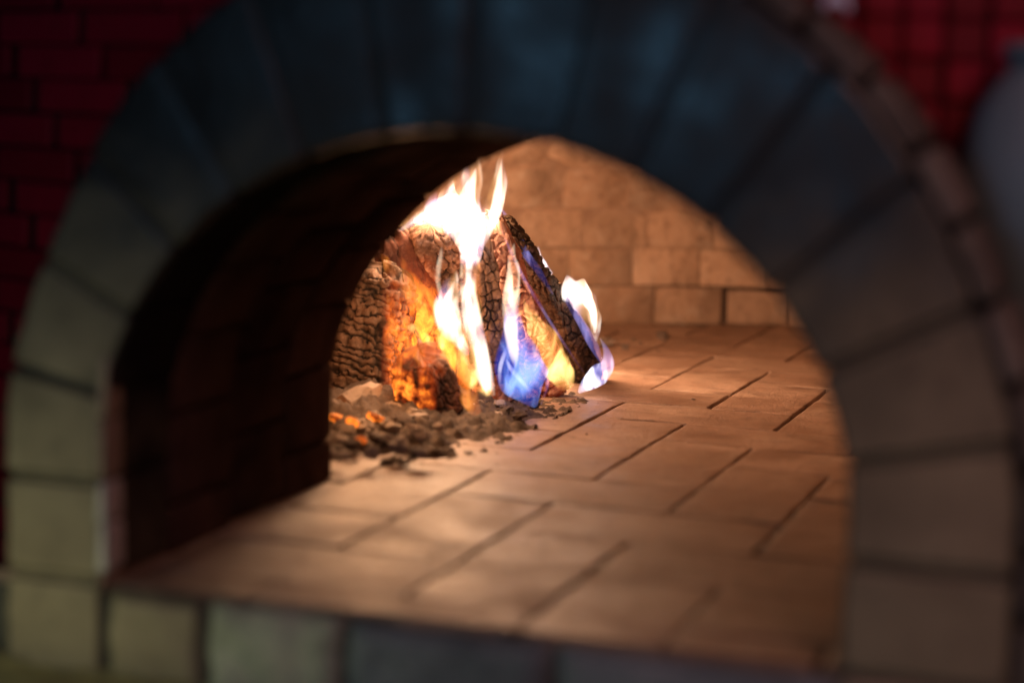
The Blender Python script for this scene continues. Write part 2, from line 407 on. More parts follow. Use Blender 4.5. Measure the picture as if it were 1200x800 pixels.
# ------------------------------------------------------------------ sill stones and ledge in front
sill = empty('sill', (0, 0, -.05), oven)
xs = [-.296, -.205, -.085, .085, .30]
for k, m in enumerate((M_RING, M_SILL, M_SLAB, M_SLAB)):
    x0, x1 = xs[k]+.003, xs[k+1]-.003; z1 = -.005-.002*k*0; z0 = -.079 if k == 0 else -.09
    top = (-.004, -.006, -.008, -.008)[k]
    nx, nz = 16, 10; vs, fs = [], []
    for j in range(nz+1):
        for i in range(nx+1):
            u, v = i/nx, j/nz; x = x0+(x1-x0)*u; z = z0+(top-z0)*v
            e = min(u*(x1-x0), (1-u)*(x1-x0), v*(top-z0), (1-v)*(top-z0)); rd = max(0, .012-e)/.012
            y = -.004+.009*rd**2-(.004+.006*(k == 1))*noise.noise(V((x*38+k*9, z*38, 3)))
            vs.append((x, y, z))
    Wn = nx+1
    for j in range(nz):
        for i in range(nx): fs.append((j*Wn+i, j*Wn+i+1, (j+1)*Wn+i+1, (j+1)*Wn+i))
    b0 = len(vs)
    loop = [i for i in range(Wn)]+[j*Wn+nx for j in range(1, nz+1)]+[nz*Wn+i for i in range(nx-1, -1, -1)]+[j*Wn for j in range(nz-1, 0, -1)]
    for i in loop: vs.append((vs[i][0], .11 if vs[i][2] < -.03 else .016, vs[i][2]))
    for q in range(len(loop)): fs.append((loop[q], b0+q, b0+(q+1) % len(loop), loop[(q+1) % len(loop)]))
    obj('stone', vs, fs, m, sill, True)
hexa('base_stone', [V(c) for c in ((.302, -.006, -.09), (.43, -.006, -.09), (.43, -.006, -.004), (.302, -.006, -.004), (.302, .11, -.09), (.43, .11, -.09), (.43, .11, -.004), (.302, .11, -.004))], M_TAN, sill, .004)
hexa('mortar', [V(c) for c in ((-.42, .006, -.1), (.43, .006, -.1), (.43, .006, -.012), (-.42, .006, -.012), (-.42, .1, -.1), (.43, .1, -.1), (.43, .1, -.012), (-.42, .1, -.012))], M_MORTAR, sill, 0)
# rough rendered ledge
nx, ny = 110, 22; vs, fs = [], []
for j in range(ny+1):
    for i in range(nx+1):
        x = -.60+1.2*i/nx; y = -.10+.30*j/ny; p = V((x, y, 0))
        z = -.073+.007*noise.noise(p*22)+.004*noise.noise(p*70)
        if x < -.385: z += .018*min(1, (-.385-x)/.05)*(1 if y > -.02 else .35)
        if j == 0: z = -.4
        vs.append((x, y if j else -.098, z))
for j in range(ny):
    for i in range(nx): fs.append((j*(nx+1)+i, j*(nx+1)+i+1, (j+1)*(nx+1)+i+1, (j+1)*(nx+1)+i))
tag(obj('ledge', vs, fs, M_LEDGE, None, True), 'rough rendered masonry ledge under the oven mouth', None, None, 'structure')

# ------------------------------------------------------------------ red mosaic outside
clad = empty('tile_cladding', (0, .1, .4), oven)
def wall_y(x, z): return .12+1.25-math.sqrt(max(.01, 1.25**2-x*x))+.10*max(0, z-.2)**2
NK = list(range(0, len(outer), 3))+[len(outer)-1]; vs, fs = [], []
for q in (0, .06, .2, .5):
    for i in NK:
        p = outer[i]-outline[i][1]*.02+outline[i][1]*q; vs.append((p.x, wall_y(p.x, p.z)+.003, p.z))
nk = len(NK)
for a in range(3):
    for i in range(nk-1): fs.append((a*nk+i, a*nk+i+1, (a+1)*nk+i+1, (a+1)*nk+i))
obj('grout', vs, fs, M_GROUT, clad)
PT = .0315
tm = None; rest_v, rest_f = [], []
def inside(x, z):
    best = min(range(0, len(outer), 3), key=lambda i: (outer[i].x-x)**2+(outer[i].z-z)**2)
    return (V((x, 0, z))-outer[best]).dot(outline[best][1])
def tile_mesh(k=1):
    bm = bmesh.new(); bmesh.ops.create_cube(bm, size=1)
    for v in bm.verts: v.co = V((v.co.x*(PT*k-.0024), v.co.y*.006, v.co.z*(PT-.0024)))
    bmesh.ops.bevel(bm, geom=list(bm.edges), offset=.0015, segments=1, affect='EDGES')
    me = bpy.data.meshes.new('tile'); bm.to_mesh(me); bm.free(); me.materials.append(M_TILE); return me
tm = tile_mesh(); tml = tile_mesh(4)
for iz in range(0, 23):
    for ix in range(-22, 23):
        x, z = ix*PT, -.05+iz*PT
        dd = inside(x, z)
        long = x < -.02                       # long flat tiles on the left of the mouth, small square ones on the right
        if long and (ix+iz) % 4: continue
        if dd < (-.03 if long else -.004) or dd > .40: continue
        y = wall_y(x, z); q = pix(V((x, y, z)))
        tilt = math.asin(max(-1, min(1, x/1.25)))
        rz = tilt+random.uniform(-.02, .02); rx = random.uniform(-.02, .02)-.2*max(0, z-.2)
        if -20 < q[0] < 1220 and -20 < q[1] < 820:
            o = bpy.data.objects.new('tile', tml if long else tm); COL.objects.link(o); place(o, V((x+random.uniform(-.0006, .0006), y, z+random.uniform(-.0006, .0006))), clad); o.rotation_euler = (rx, 0, rz)
        else:
            Mx = Matrix.Translation((x, y, z)) @ Matrix.Rotation(rz, 4, 'Z'); b0 = len(rest_v)
            rest_v += [Mx @ v.co for v in (tml if long else tm).vertices]; rest_f += [tuple(b0+i for i in p.vertices) for p in tm.polygons]
tag(obj('outer_tiles', rest_v, rest_f, M_TILE, clad, origin=(0, .1, .4)), None, None, None, 'stuff')

# ------------------------------------------------------------------ charred wood
def char_mat(name, block, dark, glow=1.0, gcol=(1, .22, .03), ash=(.42, .33, .28), ashk=.3):
    t = NT(name); co = t.coord(perobj=False)
    a = t.n('ShaderNodeAttribute', attribute_name='crack'); g = t.n('ShaderNodeAttribute', attribute_name='glow')
    n1 = t.noise(co, 45, 5, .65); n2 = t.noise(co, 220, 5, .7); n3 = t.noise(t.coord(scale=(1, 1, .55), perobj=False), 52, 6, .72, .9)
    c = t.mix(t.ramp(n1, (.35, 0.), (.65, 1.)), dark, block)
    tn = t.n('ShaderNodeAttribute', attribute_name='tone')
    c = t.mix(t.ramp(tn.outputs['Fac'], (.1, .85), (.75, 0.)), c, dark)
    c = t.mix(t.math('MULTIPLY', t.ramp(n2, (.52, 0.), (.7, 1.)), ashk), c, ash)
    c = t.mix(t.ramp(a.outputs['Fac'], (.08, 0.), (.50, 1.)), (.010, .008, .007), c)
    ex = t.math('MULTIPLY', t.ramp(n3, (.36, 0.), (.60, 1.)), t.math('MULTIPLY', g.outputs['Fac'], glow))
    ec = t.mix(t.ramp(ex, (0, 0.), (1., 1.)), (.75, .045, .008), gcol)
    return t.finish(c, .8, t.math('ADD', n1, t.math('MULTIPLY', n2, .5)), .6, .003, ec, ex, .25)
M_SCALY = char_mat('scaly_char', (.20, .125, .085), (.09, .058, .04), 1.6, (1, .20, .02))
M_BLOCKY = char_mat('blocky_char', (.40, .22, .14), (.10, .055, .038), 1.3, (1, .33, .10), (.5, .38, .33), .35)
M_FIRELIT = char_mat('firelit_char', (.52, .31, .23), (.26, .145, .105), .8, (1, .36, .16), (.6, .46, .42), .4)  # flame light on the log face is put into this paler char colour
M_DARKCHAR = char_mat('dark_char', (.15, .095, .062), (.03, .022, .018), 1.2, (1, .34, .09), (.36, .26, .19), .4)
M_EMBER = char_mat('ember', (.15, .06, .04), (.05, .024, .018), 2.6, (1, .215, .02), (.3, .16, .1), .2)

def h2(i, j, k):
    n = math.sin(i*127.1+j*311.7+k*74.7)*43758.5453; return n-math.floor(n)
def plates(u, v, sd, jit=.46):
    i0, j0 = math.floor(u), math.floor(v); pts = []
    for j in range(j0-1, j0+2):
        off = .5*(j % 2)
        for i in range(i0-1, i0+2):
            x = i+.5+(off if off else 0)-.25+(h2(i, j, sd)-.5)*2*jit; y = j+.5+(h2(i, j, sd+5)-.5)*2*jit
            pts.append(((x-u)**2+(y-v)**2, x, y))
    pts.sort(); a = pts[0]; e = 9
    for b in pts[1:4]:
        dx, dy = b[1]-a[1], b[2]-a[2]; l = math.hypot(dx, dy) or 1e-6
        e = min(e, (((a[1]+b[1])/2-u)*dx+((a[2]+b[2])/2-v)*dy)/l)
    return e, h2(round(a[1]*50), round(a[2]*50), 3)
def crack(p, k=1.0):
    d, _ = noise.voronoi(p); return d[1]-d[0]
def log(name, A, B, sect, mat, cell=(.03, .03, .02), depthk=.006, twist=0, face=None, taper=(1, 1), nu=110, nv=120, glow=None, bow=0, cap=.25, rag=.0, scaly=False):
    """split log from A to B; sect = polygon (x toward camera right, y away from camera); surface cracked into blocks of size cell"""
    ax = (B-A); Ln = ax.length; ax = ax/Ln
    e1 = RT-ax*RT.dot(ax); e1.normalize(); e2 = ax.cross(e1)
    if e2.dot(FW) < 0: e2 = -e2
    # resample the section
    per = [0]; m = len(sect)
    for i in range(m):
        a, b = sect[i], sect[(i+1) % m]; per.append(per[-1]+math.hypot(b[0]-a[0], b[1]-a[1]))
    ring = []
    for k in range(nu):
        s = per[-1]*k/nu; i = max(q for q in range(m) if per[q] <= s); f = (s-per[i])/(per[i+1]-per[i])
        a, b = sect[i], sect[(i+1) % m]; ring.append((a[0]+(b[0]-a[0])*f, a[1]+(b[1]-a[1])*f))
    for _ in range(3): ring = [((ring[k-1][0]+2*ring[k][0]+ring[(k+1) % nu][0])/4, (ring[k-1][1]+2*ring[k][1]+ring[(k+1) % nu][1])/4) for k in range(nu)]
    arc = [0]
    for k in range(1, nu): arc.append(arc[-1]+math.hypot(ring[k][0]-ring[k-1][0], ring[k][1]-ring[k-1][1]))
    seed = random.random()*20; vs, cr, gl, tn = [], [], [], []
    sd = V((random.uniform(0, 50), random.uniform(0, 50), random.uniform(0, 50)))
    rows = []
    for j in range(nv+1):
        v = j/nv; k = taper[0]+(taper[1]-taper[0])*v
        endk = 1.0
        t0 = min(v, 1-v)*Ln/.018
        if t0 < 1: endk = .04+.96*math.sqrt(max(0, 1-(1-t0)**2))
        rows.append((v, k*endk))
    for (v, k) in rows:
        for ii, (x, y) in enumerate(ring):
            px = x*k+bow*4*v*(1-v); py = y*k
            q = V((x/cell[0], y/cell[1], v*Ln/cell[2]))
            q = q+sd+.45*V((noise.noise(q*1.3), noise.noise(q*1.3+V((9, 0, 0))), noise.noise(q*1.3+V((0, 9, 0)))))
            hh = .8
            if scaly:
                ph = v*Ln/cell[2]+12*x+1.0*noise.noise(V((x/.030, y/.030, v*Ln/.03)))+.45*noise.noise(V((x/.009, y/.009, v*Ln/.010)))+.25*noise.noise(V((x/.004, y/.004, v*Ln/.005)))
                fr = ph-math.floor(ph); sg = min(1, crack(V((x/cell[0], y/cell[1], math.floor(ph)*.83+.2))+sd)*4)
                c = min(1, fr*2.6, (1-fr)*6)*(.35+.65*sg); c *= .35+.65*min(1, max(0, .7+1.8*noise.noise(V((x/.018, y/.018, v*Ln/.02)))))
            else:
                uu, vv = arc[ii]/cell[0], v*Ln/cell[2]
                wn = V((arc[ii]/.02, v*Ln/.02, 0))+sd
                uu += .42*noise.noise(wn); vv += .42*noise.noise(wn+V((7, 3, 0)))
                e, hh = plates(uu, vv, seed)
                e2_, h_ = plates(uu*2.1+.3, vv*2.1, seed+9)
                wd = .07+.24*max(0, noise.noise(wn*.5)+.25)
                c1 = min(1, max(0, e-.012)/wd); c2 = min(1, max(0, e2_)/.10)
                mk = min(1, max(.30, noise.noise(wn*.9)*.5+.85+1.3*noise.noise(wn*.45+V((3, 1, 2)))))
                c = (1-(1-c1)*mk)*(1-.3*(1-c2)*mk)*(.78+.22*hh)
            p = A+ax*(v*Ln)+e1*px+e2*py
            nrm = (e1*x+e2*y).normalized()
            big = noise.noise(p*24)*.005+noise.noise(p*60)*.002
            if v > .93 and rag: p = p+ax*rag*noise.noise(V((x, y, 0))*60+sd)
            p = p+nrm*(big+depthk*(c-.7)+.0015*noise.noise(p*150))
            vs.append(p); cr.append(c); tn.append(hh); gl.append(glow(p, v, c) if glow else 0)
    fs = []
    for j in range(nv):
        for i in range(nu): fs.append((j*nu+i, j*nu+(i+1) % nu, (j+1)*nu+(i+1) % nu, (j+1)*nu+i))
    vs += [sum(vs[:nu], V())/nu, sum(vs[-nu:], V())/nu]; cr += [.9, .9]; gl += [0, 0]; tn += [.5, .5]; b = len(vs)-2
    for i in range(nu): fs += [(b, (i+1) % nu, i), (b+1, nv*nu+i, nv*nu+(i+1) % nu)]
    o = obj(name, vs, fs, mat, None, True, origin=A)
    for nm, dat in (('crack', cr), ('glow', gl), ('tone', tn)):
        at_ = o.data.attributes.new(nm, 'FLOAT', 'POINT'); at_.data.foreach_set('value', dat)
    return o
def pxglow(cx, cy, rx, ry, k=1.0):       # heat, or painted flame light, that falls off round a spot of the fire
    def f(p, v, c):
        x, y = pix(p); d = ((x-cx)/rx)**2+((y-cy)/ry)**2; return k*math.exp(-d)
    return f

# big left split log: scaly face to the left, burning face to the right
def g1(p, v, c):
    x, y = pix(p); return 2.0*math.exp(-max(0, 461-x)**2/60)*min(1, max(0, (y-318)/70))*(.45+.55*noise.noise(p*55))
A1, B1 = flr(424, 476), at(448, 316, 2.53)
tag(log('split_log', A1, B1, [(.034, -.046), (.038, -.03), (.062, .03), (.03, .07), (-.06, .085), (-.132, .03), (-.045, -.02)], M_SCALY, (.020, .02, .0105), .0075, scaly=True, taper=(1.0, .80), nu=190, nv=200, glow=g1, rag=.02),
    'thick upright split log, scaly dark char on its left face, leftmost in the fire', 'log', 'burning logs in the oven')
# burning log with smooth orange face behind the left edge
g2 = pxglow(492, 405, 46, 50, 1.9)
tag(log('split_log', flr(532, 468), at(457, 274, 2.56), [(-.034, -.03), (.035, -.034), (.05, .02), (.0, .04), (-.045, .02)], M_EMBER, (.03, .05, .07), .0022, taper=(1.05, .70), glow=g2, nu=90, nv=110, rag=.02),
    'reddish brown split log leaning left, its lower part glowing orange', 'log', 'burning logs in the oven')
# charred log end at the top left
tag(log('split_log', flr(556, 452), at(504, 262, 2.53), [(-.024, -.028), (.02, -.03), (.031, -.002), (.018, .03), (-.022, .028), (-.032, 0)], M_BLOCKY, (.015, .022, .0120), .0075, taper=(.8, .95), glow=pxglow(498, 325, 10, 18, .7), nu=130, nv=190),
    'charred log with round checkered top end just below the white flames', 'log', 'burning logs in the oven')
# centre log
tag(log('split_log', flr(586, 474), at(560, 288, 2.50), [(-.030, -.018), (.004, -.042), (.036, -.016), (.032, .03), (-.028, .028)], M_BLOCKY, (.017, .02, .0135), .0065, taper=(1.05, .55), glow=pxglow(560, 470, 20, 30, .6), nu=140, nv=190, rag=.03, bow=-.004),
    'narrow charred log standing between the white stream of flame and the blue flame', 'log', 'burning logs in the oven')
# right log, two pieces: blocky side coloured as firelit and dark outer side
g5a, g5b = pxglow(640, 425, 24, 34, .9), pxglow(606, 350, 26, 90, .30)  # first is ember heat, second paints flame light over the log's face
g5 = lambda p, v, c: g5a(p, v, c)+g5b(p, v, c)
tag(log('split_log', flr(648, 462), at(573, 256, 2.58), [(-.034, -.010), (-.016, -.034), (.026, -.026), (.03, .012), (-.02, .03)], M_FIRELIT, (.022, .026, .017), .0075, taper=(1.0, .66), glow=g5, nu=130, nv=210, rag=.02),
    'long leaning log cracked into char blocks painted pinkish orange as if firelit, behind the blue flame', 'log', 'burning logs in the oven')
tag(log('split_log', flr(692, 445), at(588, 254, 2.64), [(-.030, -.014), (.002, -.032), (.022, -.012), (.020, .02), (-.02, .03)], M_DARKCHAR, (.018, .02, .014), .0062, taper=(1.0, .48), glow=None, nu=120, nv=210, bow=.010),
    'long blackened log leaning at the right edge of the fire', 'log', 'burning logs in the oven')
# ember chunk in front
def g6(p, v, c):
    x, y = pix(p); k = max(0, min(1, (520-.12*(y-410)-x)/45)); return 1.7*k*(.30+.70*min(1, max(0, (y-420)/45)))*max(0, .55+1.3*noise.noise(p*90))*(1.3-.6*c)
tag(log('ember_chunk', flr(508, 492), at(492, 413, 2.40), [(-.048, -.016), (-.02, -.030), (.020, -.050), (.040, -.012), (.035, .04), (-.04, .04)], M_EMBER, (.008, .012, .014), .0055, taper=(1.0, .78), glow=g6, nu=150, nv=110, rag=.02),
    'glowing orange block of burning wood lying in front of the logs', 'ember', None)

# ------------------------------------------------------------------ ash and coals
M_ASH = brick_mat('ash', (.075, .055, .042), (.21, .155, .12), (.028, .021, .017), bscale=6, strength=.55)
M_COAL = brick_mat('charcoal', (.30, .245, .21), (.48, .40, .34), (.14, .11, .095), bscale=6, strength=.35)
def ashbed():
    cx, cy = -.40, .88; vs, fs = [], []; nx, ny = 120, 180
    for j in range(ny+1):
        for i in range(nx+1):
            x = -.62+.40*i/nx; y = .58+.74*j/ny; p = V((x, y, 0))
            d = math.hypot((x+.44)/.19, (y-.90)/.34)
            h = .034*max(0, 1.05-d)+.010*noise.noise(p*20)+.014*abs(noise.noise(p*48))+.010*abs(noise.noise(p*105))+.002*noise.noise(p*230)-.004
            if d > 1: h -= .02*(d-1)
            vs.append((x, y, max(-.02, h)))
    for j in range(ny):
        for i in range(nx):
            q = (j*(nx+1)+i, j*(nx+1)+i+1, (j+1)*(nx+1)+i+1, (j+1)*(nx+1)+i)
            if max(vs[k][2] for k in q) > -.004: fs.append(q)
    return tag(obj('ash_bed', vs, fs, M_ASH, None, True), 'bed of grey brown ash under the burning logs', 'ash', None, 'stuff')
ashbed()
def lump(r, seed, mat, sq=.75, glow=.34):
    bm = bmesh.new(); r *= .01; bmesh.ops.create_icosphere(bm, subdivisions=3, radius=r); sd = V((seed*3.1, seed*1.7, 0))
    for v in bm.verts:
        n_ = v.co.normalized(); d, _ = noise.voronoi(n_*1.7+sd)
        v.co = n_*r*(.62+.62*d[0]+.22*noise.noise(n_*2.4+sd)+.07*noise.noise(n_*9+sd)); v.co.z *= sq
    for _ in range(3):                     # break planes off it, so that it is angular
        nn = V((noise.noise(sd+V((_, 0, 5))), noise.noise(sd+V((0, _, 9))), noise.noise(sd+V((3, 2, _)))+.15)).normalized(); lim = r*(.42+.12*_)
        for v in bm.verts:
            e = v.co.dot(nn)-lim
            if e > 0: v.co -= nn*e*.92
    me = bpy.data.meshes.new('lump'); bm.to_mesh(me); bm.free(); me.materials.append(mat)
    me.polygons.foreach_set('use_smooth', [mat.name.startswith('ember')]*len(me.polygons))
    for nm, val in (('crack', .6), ('tone', .6), ('glow', 0.)):
        a = me.attributes.new(nm, 'FLOAT', 'POINT')
        if nm != 'glow': a.data.foreach_set('value', [val]*len(me.vertices))
        else: a.data.foreach_set('value', [glow for v in me.vertices])
    return me
M_GREY = brick_mat('ash_lump', (.30, .25, .215), (.52, .45, .39), (.16, .13, .115), bscale=6, strength=.35)
VAR = [lump(1, s, M_COAL) for s in range(4)]+[lump(1, s+9, M_GREY) for s in range(3)]
M_DARKCOAL = brick_mat('dark_charcoal', (.07, .052, .042), (.17, .125, .10), (.03, .023, .02), bscale=6, strength=.35)
HOTB = [lump(1, s+20, M_EMBER, glow=.75) for s in range(2)]
DARK = [lump(1, s+40, M_DARKCOAL) for s in range(4)]
HOT = [lump(1, s+20, M_EMBER) for s in range(2)]
def put(px, py, r, me, name, label, catg, grp, dz=0):
    p = flr(px, py); rr = r/FPX*depth(p); hz = rr*.35+dz
    o = bpy.data.objects.new(name, me); COL.objects.link(o); o.location = p+V((0, 0, hz)); rr *= 100; o.scale = (rr*random.uniform(.85, 1.2), rr*random.uniform(.85, 1.2), rr*random.uniform(.7, 1))
    o.rotation_euler = (random.uniform(-.4, .4), random.uniform(-.4, .4), random.uniform(0, 6.3)); return tag(o, label, catg, grp)
put(420, 492, 36, VAR[1], 'ash_lump', 'big grey ash covered lump below the scaly upright log', 'ash lump', 'lumps of ash before the logs', .008)
put(450, 496, 20, VAR[5], 'ash_lump', 'rounded ash lump between the scaly log and the glowing block', 'ash lump', 'lumps of ash before the logs', .008)
put(393, 512, 11, HOTB[0], 'glowing_coal', 'bright orange coal at the left end of the ash heap', 'coal', 'glowing coals', .020)
put(411, 518, 11, HOTB[1], 'glowing_coal', 'dull red coal under the big ash covered lump', 'coal', 'glowing coals', .020)
put(394, 496, 9, HOTB[1], 'glowing_coal', 'small red coal up against the dark tunnel edge', 'coal', 'glowing coals', .020)
put(440, 512, 10, HOTB[0], 'glowing_coal', 'red coal below the glowing block of wood', 'coal', 'glowing coals', .020)
put(616, 478, 15, DARK[0], 'charcoal', 'flat dark piece of charcoal under the blue flame', 'charcoal', 'charcoal at the foot of the fire')
put(596, 484, 13, DARK[1], 'charcoal', 'dark charcoal piece left of the one under the blue flame', 'charcoal', 'charcoal at the foot of the fire')
put(706, 405, 13, DARK[2], 'charcoal', 'dark charcoal lump lying behind the logs near the back wall', 'charcoal', 'charcoal by the back wall')
put(776, 396, 9, DARK[3], 'charcoal', 'small charcoal lump on the hearth before the back wall bricks', 'charcoal', 'charcoal by the back wall')
for i in range(94):
    if i >= 64: px, py, r = random.gauss(452, 40), random.gauss(508, 17), random.uniform(4, 14)
    elif i < 26: px, py, r = random.gauss(578, 26), random.gauss(489, 6), random.uniform(3.5, 9.5)
    elif i < 52: px, py, r = random.uniform(388, 500), random.uniform(512, 550), random.uniform(4, 12)
    elif i < 60: px, py, r = random.uniform(715, 800), random.uniform(396, 412), random.uniform(2, 4)
    else: px, py, r = random.uniform(560, 700), random.uniform(470, 560), random.uniform(1.2, 2.2)
    zone = 0 if i < 26 or 60 <= i < 64 else 2 if 52 <= i < 60 else 1
    if zone == 1 and px < 384: continue
    put(px, py, r, random.choice((DARK+VAR[:2], VAR[3:]+DARK[:1], DARK)[zone]) if i % 7 or zone != 1 or px > 425 else HOT[i % 2], 'crumb', ('small crumb of charcoal and ash at the foot of the fire', 'lump of loose ash on the hearth left of the logs', 'tiny charcoal crumb before the back wall')[zone] if i % 7 or zone != 1 or px > 425 else 'small glowing lump among the loose ash', 'crumb', ('crumbs at the foot of the fire', 'loose ash lumps', 'crumbs by the back wall')[zone] if i % 7 or zone != 1 or px > 425 else 'glowing lumps among the ash', .014 if zone == 1 else .008 if i < 26 else 0)
for px, py, r in ((835, 376, 4), (845, 377, 3), (862, 377, 4), (880, 375, 3), (898, 375, 5), (915, 374, 4), (812, 469, 3), (800, 380, 3)):
    put(px, py, r, random.choice(VAR), 'crumb', 'bit of brick rubble at the foot of the back wall' if py < 400 else 'pale chip lying alone on the hearth', 'crumb', 'rubble at the back wall' if py < 400 else None)

# ------------------------------------------------------------------ flames
def flame_mat(name, core, rims, strength, absorb=0, lo=.34, hi=.60, floor_=.03, nscale=34, zs=.38):
    t = NT(name, True); co = t.coord(scale=(1, 1, zs)); n1 = t.noise(co, nscale, 3, .55, 1.1); n2 = t.noise(co, nscale*.6, 1, .5)
    rim = t.mix(t.ramp(n2, (.42, 0.), (.58, 1.)), *rims)
    c = t.mix(t.ramp(n1, (lo+.04, 0.), ((lo+hi)/2+.06, 1.)), core, rim)
    k = t.ramp(n1, (lo, 1.), ((lo+hi)/2, .32), (hi, floor_))
    e = t.n('ShaderNodeEmission'); t.l(c, e.inputs['Color']); t.l(t.math('MULTIPLY', k, strength), e.inputs['Strength'])
    last = e.outputs[0]
    if absorb:
        a = t.n('ShaderNodeVolumeAbsorption'); a.inputs['Density'].default_value = absorb; a.inputs['Color'].default_value = (.0, .0, .0, 1)
        s = t.n('ShaderNodeAddShader'); t.l(e.outputs[0], s.inputs[0]); t.l(a.outputs[0], s.inputs[1]); last = s.outputs[0]
    t.l(last, t.out.inputs['Volume']); return t.m
VI, OR, YE = (.42, .34, 1), (1, .34, .06), (1, .62, .14)
F_WHITE = flame_mat('white_flame', (1, .86, .72), ((1, .55, .20), (.75, .55, 1)), 190, lo=.36, hi=.62, floor_=.04)
F_CORE = flame_mat('white_hot_flame', (1, .90, .80), ((1, .72, .42), (.85, .75, 1)), 230, lo=.50, hi=.85, floor_=.2)
F_YELL = flame_mat('yellow_flame', (1, .66, .20), ((1, .44, .07), OR), 150, lo=.38, hi=.64)
F_ORNG = flame_mat('orange_flame', (1, .30, .035), ((1, .20, .025), (1, .10, .010)), 70, lo=.38, hi=.66)
F_PEACH = flame_mat('peach_flame', (1, .82, .58), ((1, .55, .30), (1, .50, .62)), 130, lo=.44, hi=.7, floor_=.1)
F_BLUE = flame_mat('blue_flame', (.26, .42, 1), ((.02, .10, 1), (.04, .13, 1)), 115, absorb=45, lo=.34, hi=.66, floor_=.22, nscale=34)
F_VIOLET = flame_mat('violet_flame', (.45, .40, 1), ((.16, .18, 1), (.35, .22, 1)), 80, absorb=8, lo=.42, hi=.7, floor_=.1)
F_PALE = flame_mat('pale_violet_flame', (.95, .90, 1), (VI, (.25, .3, 1)), 230, lo=.42, hi=.66, floor_=.06)
FG = 'flames of the wood fire'
def flame(name, pts, mat, label, th=.6, wob=.06, seed=0, nseg=22, n=44):
    """pts: (px, py, width in px, depth); a closed tapering tongue"""
    P = cat(pts, 4, n); vs, fs = [], []
    for i, (x, y, w, d) in enumerate(P):
        a = P[max(0, i-1)]; b = P[min(n-1, i+1)]; tx, ty = b[0]-a[0], b[1]-a[1]; l = math.hypot(tx, ty) or 1
        nx_, ny_ = -ty/l, tx/l; w = max(w, .3)/2
        c = at(x, y, d); u = (RT*nx_-UP*ny_)*(d/FPX); f = FW*(d/FPX)
        for k in range(nseg):
            an = 2*math.pi*k/nseg
            q = V((math.cos(an), math.sin(an), i*.12+seed*7.3)); g = 1+wob*2*noise.noise(q*1.2)
            vs.append(c+u*(math.cos(an)*w*g)+f*(math.sin(an)*w*th*g)+u*(2.2*wob*10*.35*noise.noise(V((i*.13, seed*3.3, 1))))*min(1, w/6))
    for i in range(n-1):
        for k in range(nseg): fs.append((i*nseg+k, i*nseg+(k+1) % nseg, (i+1)*nseg+(k+1) % nseg, (i+1)*nseg+k))
    fs += [tuple(range(nseg-1, -1, -1)), tuple((n-1)*nseg+k for k in range(nseg))]
    o = obj(name, vs, fs, mat, None, True); bm = bmesh.new(); bm.from_mesh(o.data); bmesh.ops.recalc_face_normals(bm, faces=bm.faces); bm.to_mesh(o.data); bm.free()
    return tag(o, label, 'flame', FG)
D0 = 2.44
flame('white_flame', [(576, 464, 8, 2.36), (568, 440, 20, 2.36), (561, 412, 24, 2.36), (554, 380, 23, 2.37), (548, 345, 19, 2.38), (549, 315, 22, 2.40), (552, 290, 28, D0), (550, 262, 36, D0), (547, 235, 36, D0), (553, 212, 28, D0), (557, 196, 16, D0), (560, 184, 2, D0)], F_WHITE, 'tall white stream of flame rising through the middle of the fire', seed=1, wob=.16)
flame('white_flame', [(575, 458, 4, 2.35), (567, 436, 9, 2.35), (560, 410, 9, 2.35), (553, 380, 8, 2.36), (549, 345, 7, 2.37), (550, 312, 9, 2.40), (552, 285, 18, D0-.01), (549, 258, 24, D0-.01), (549, 232, 20, D0-.01), (555, 208, 8, D0-.01), (558, 197, 1, D0-.01)], F_CORE, 'white hot core of the middle stream of flame', seed=41, wob=.2)
flame('white_flame', [(548, 300, 10, D0+.02), (538, 276, 22, D0+.02), (532, 252, 32, D0+.02), (536, 230, 27, D0+.02), (545, 210, 16, D0+.02), (549, 190, 1, D0+.02)], F_WHITE, 'broad white flame just left of the main stream', seed=31, wob=.2)
flame('white_flame', [(560, 292, 10, D0), (571, 262, 20, D0+.02), (580, 238, 23, D0+.02), (585, 212, 19, D0+.02), (586, 196, 11, D0+.02), (589, 174, 1, D0+.02)], F_WHITE, 'pointed white flame tip standing highest, right of the main stream', seed=2, wob=.12)
flame('white_flame', [(573, 262, 4, D0+.01), (581, 238, 10, D0+.01), (585, 214, 8, D0+.01), (588, 186, 1, D0+.01)], F_CORE, 'white hot core of the highest flame tip', seed=42, wob=.12)
flame('white_flame', [(556, 268, 20, 2.5), (538, 250, 42, 2.5), (516, 248, 34, 2.5), (497, 254, 21, 2.5), (484, 261, 11, 2.5), (467, 271, 2, 2.5)], F_WHITE, 'white flame sweeping left over the charred log end', seed=3, wob=.15)
flame('white_flame', [(550, 262, 12, 2.48), (532, 248, 17, 2.48), (512, 247, 14, 2.48), (494, 255, 8, 2.48), (478, 264, 1, 2.48)], F_CORE, 'white hot core of the flame sweeping left', seed=43, wob=.2)
flame('white_flame', [(540, 268, 34, 2.51), (530, 246, 38, 2.51), (526, 230, 23, 2.51), (531, 210, 1, 2.51)], F_WHITE, 'short white tip between the main stream and the left sweep', seed=4, wob=.15)
flame('white_flame', [(514, 256, 26, 2.5), (508, 240, 20, 2.5), (512, 224, 1, 2.5)], F_WHITE, 'lowest white tip on the upper left of the flames', seed=5, wob=.15)
flame('white_flame', [(548, 416, 5, 2.38), (538, 398, 17, 2.39), (527, 380, 27, 2.40), (522, 360, 29, 2.41), (526, 342, 24, 2.41), (532, 328, 13, 2.42), (534, 314, 1, 2.42)], F_WHITE, 'small rounded white flame left of the main stream', seed=6, wob=.2)
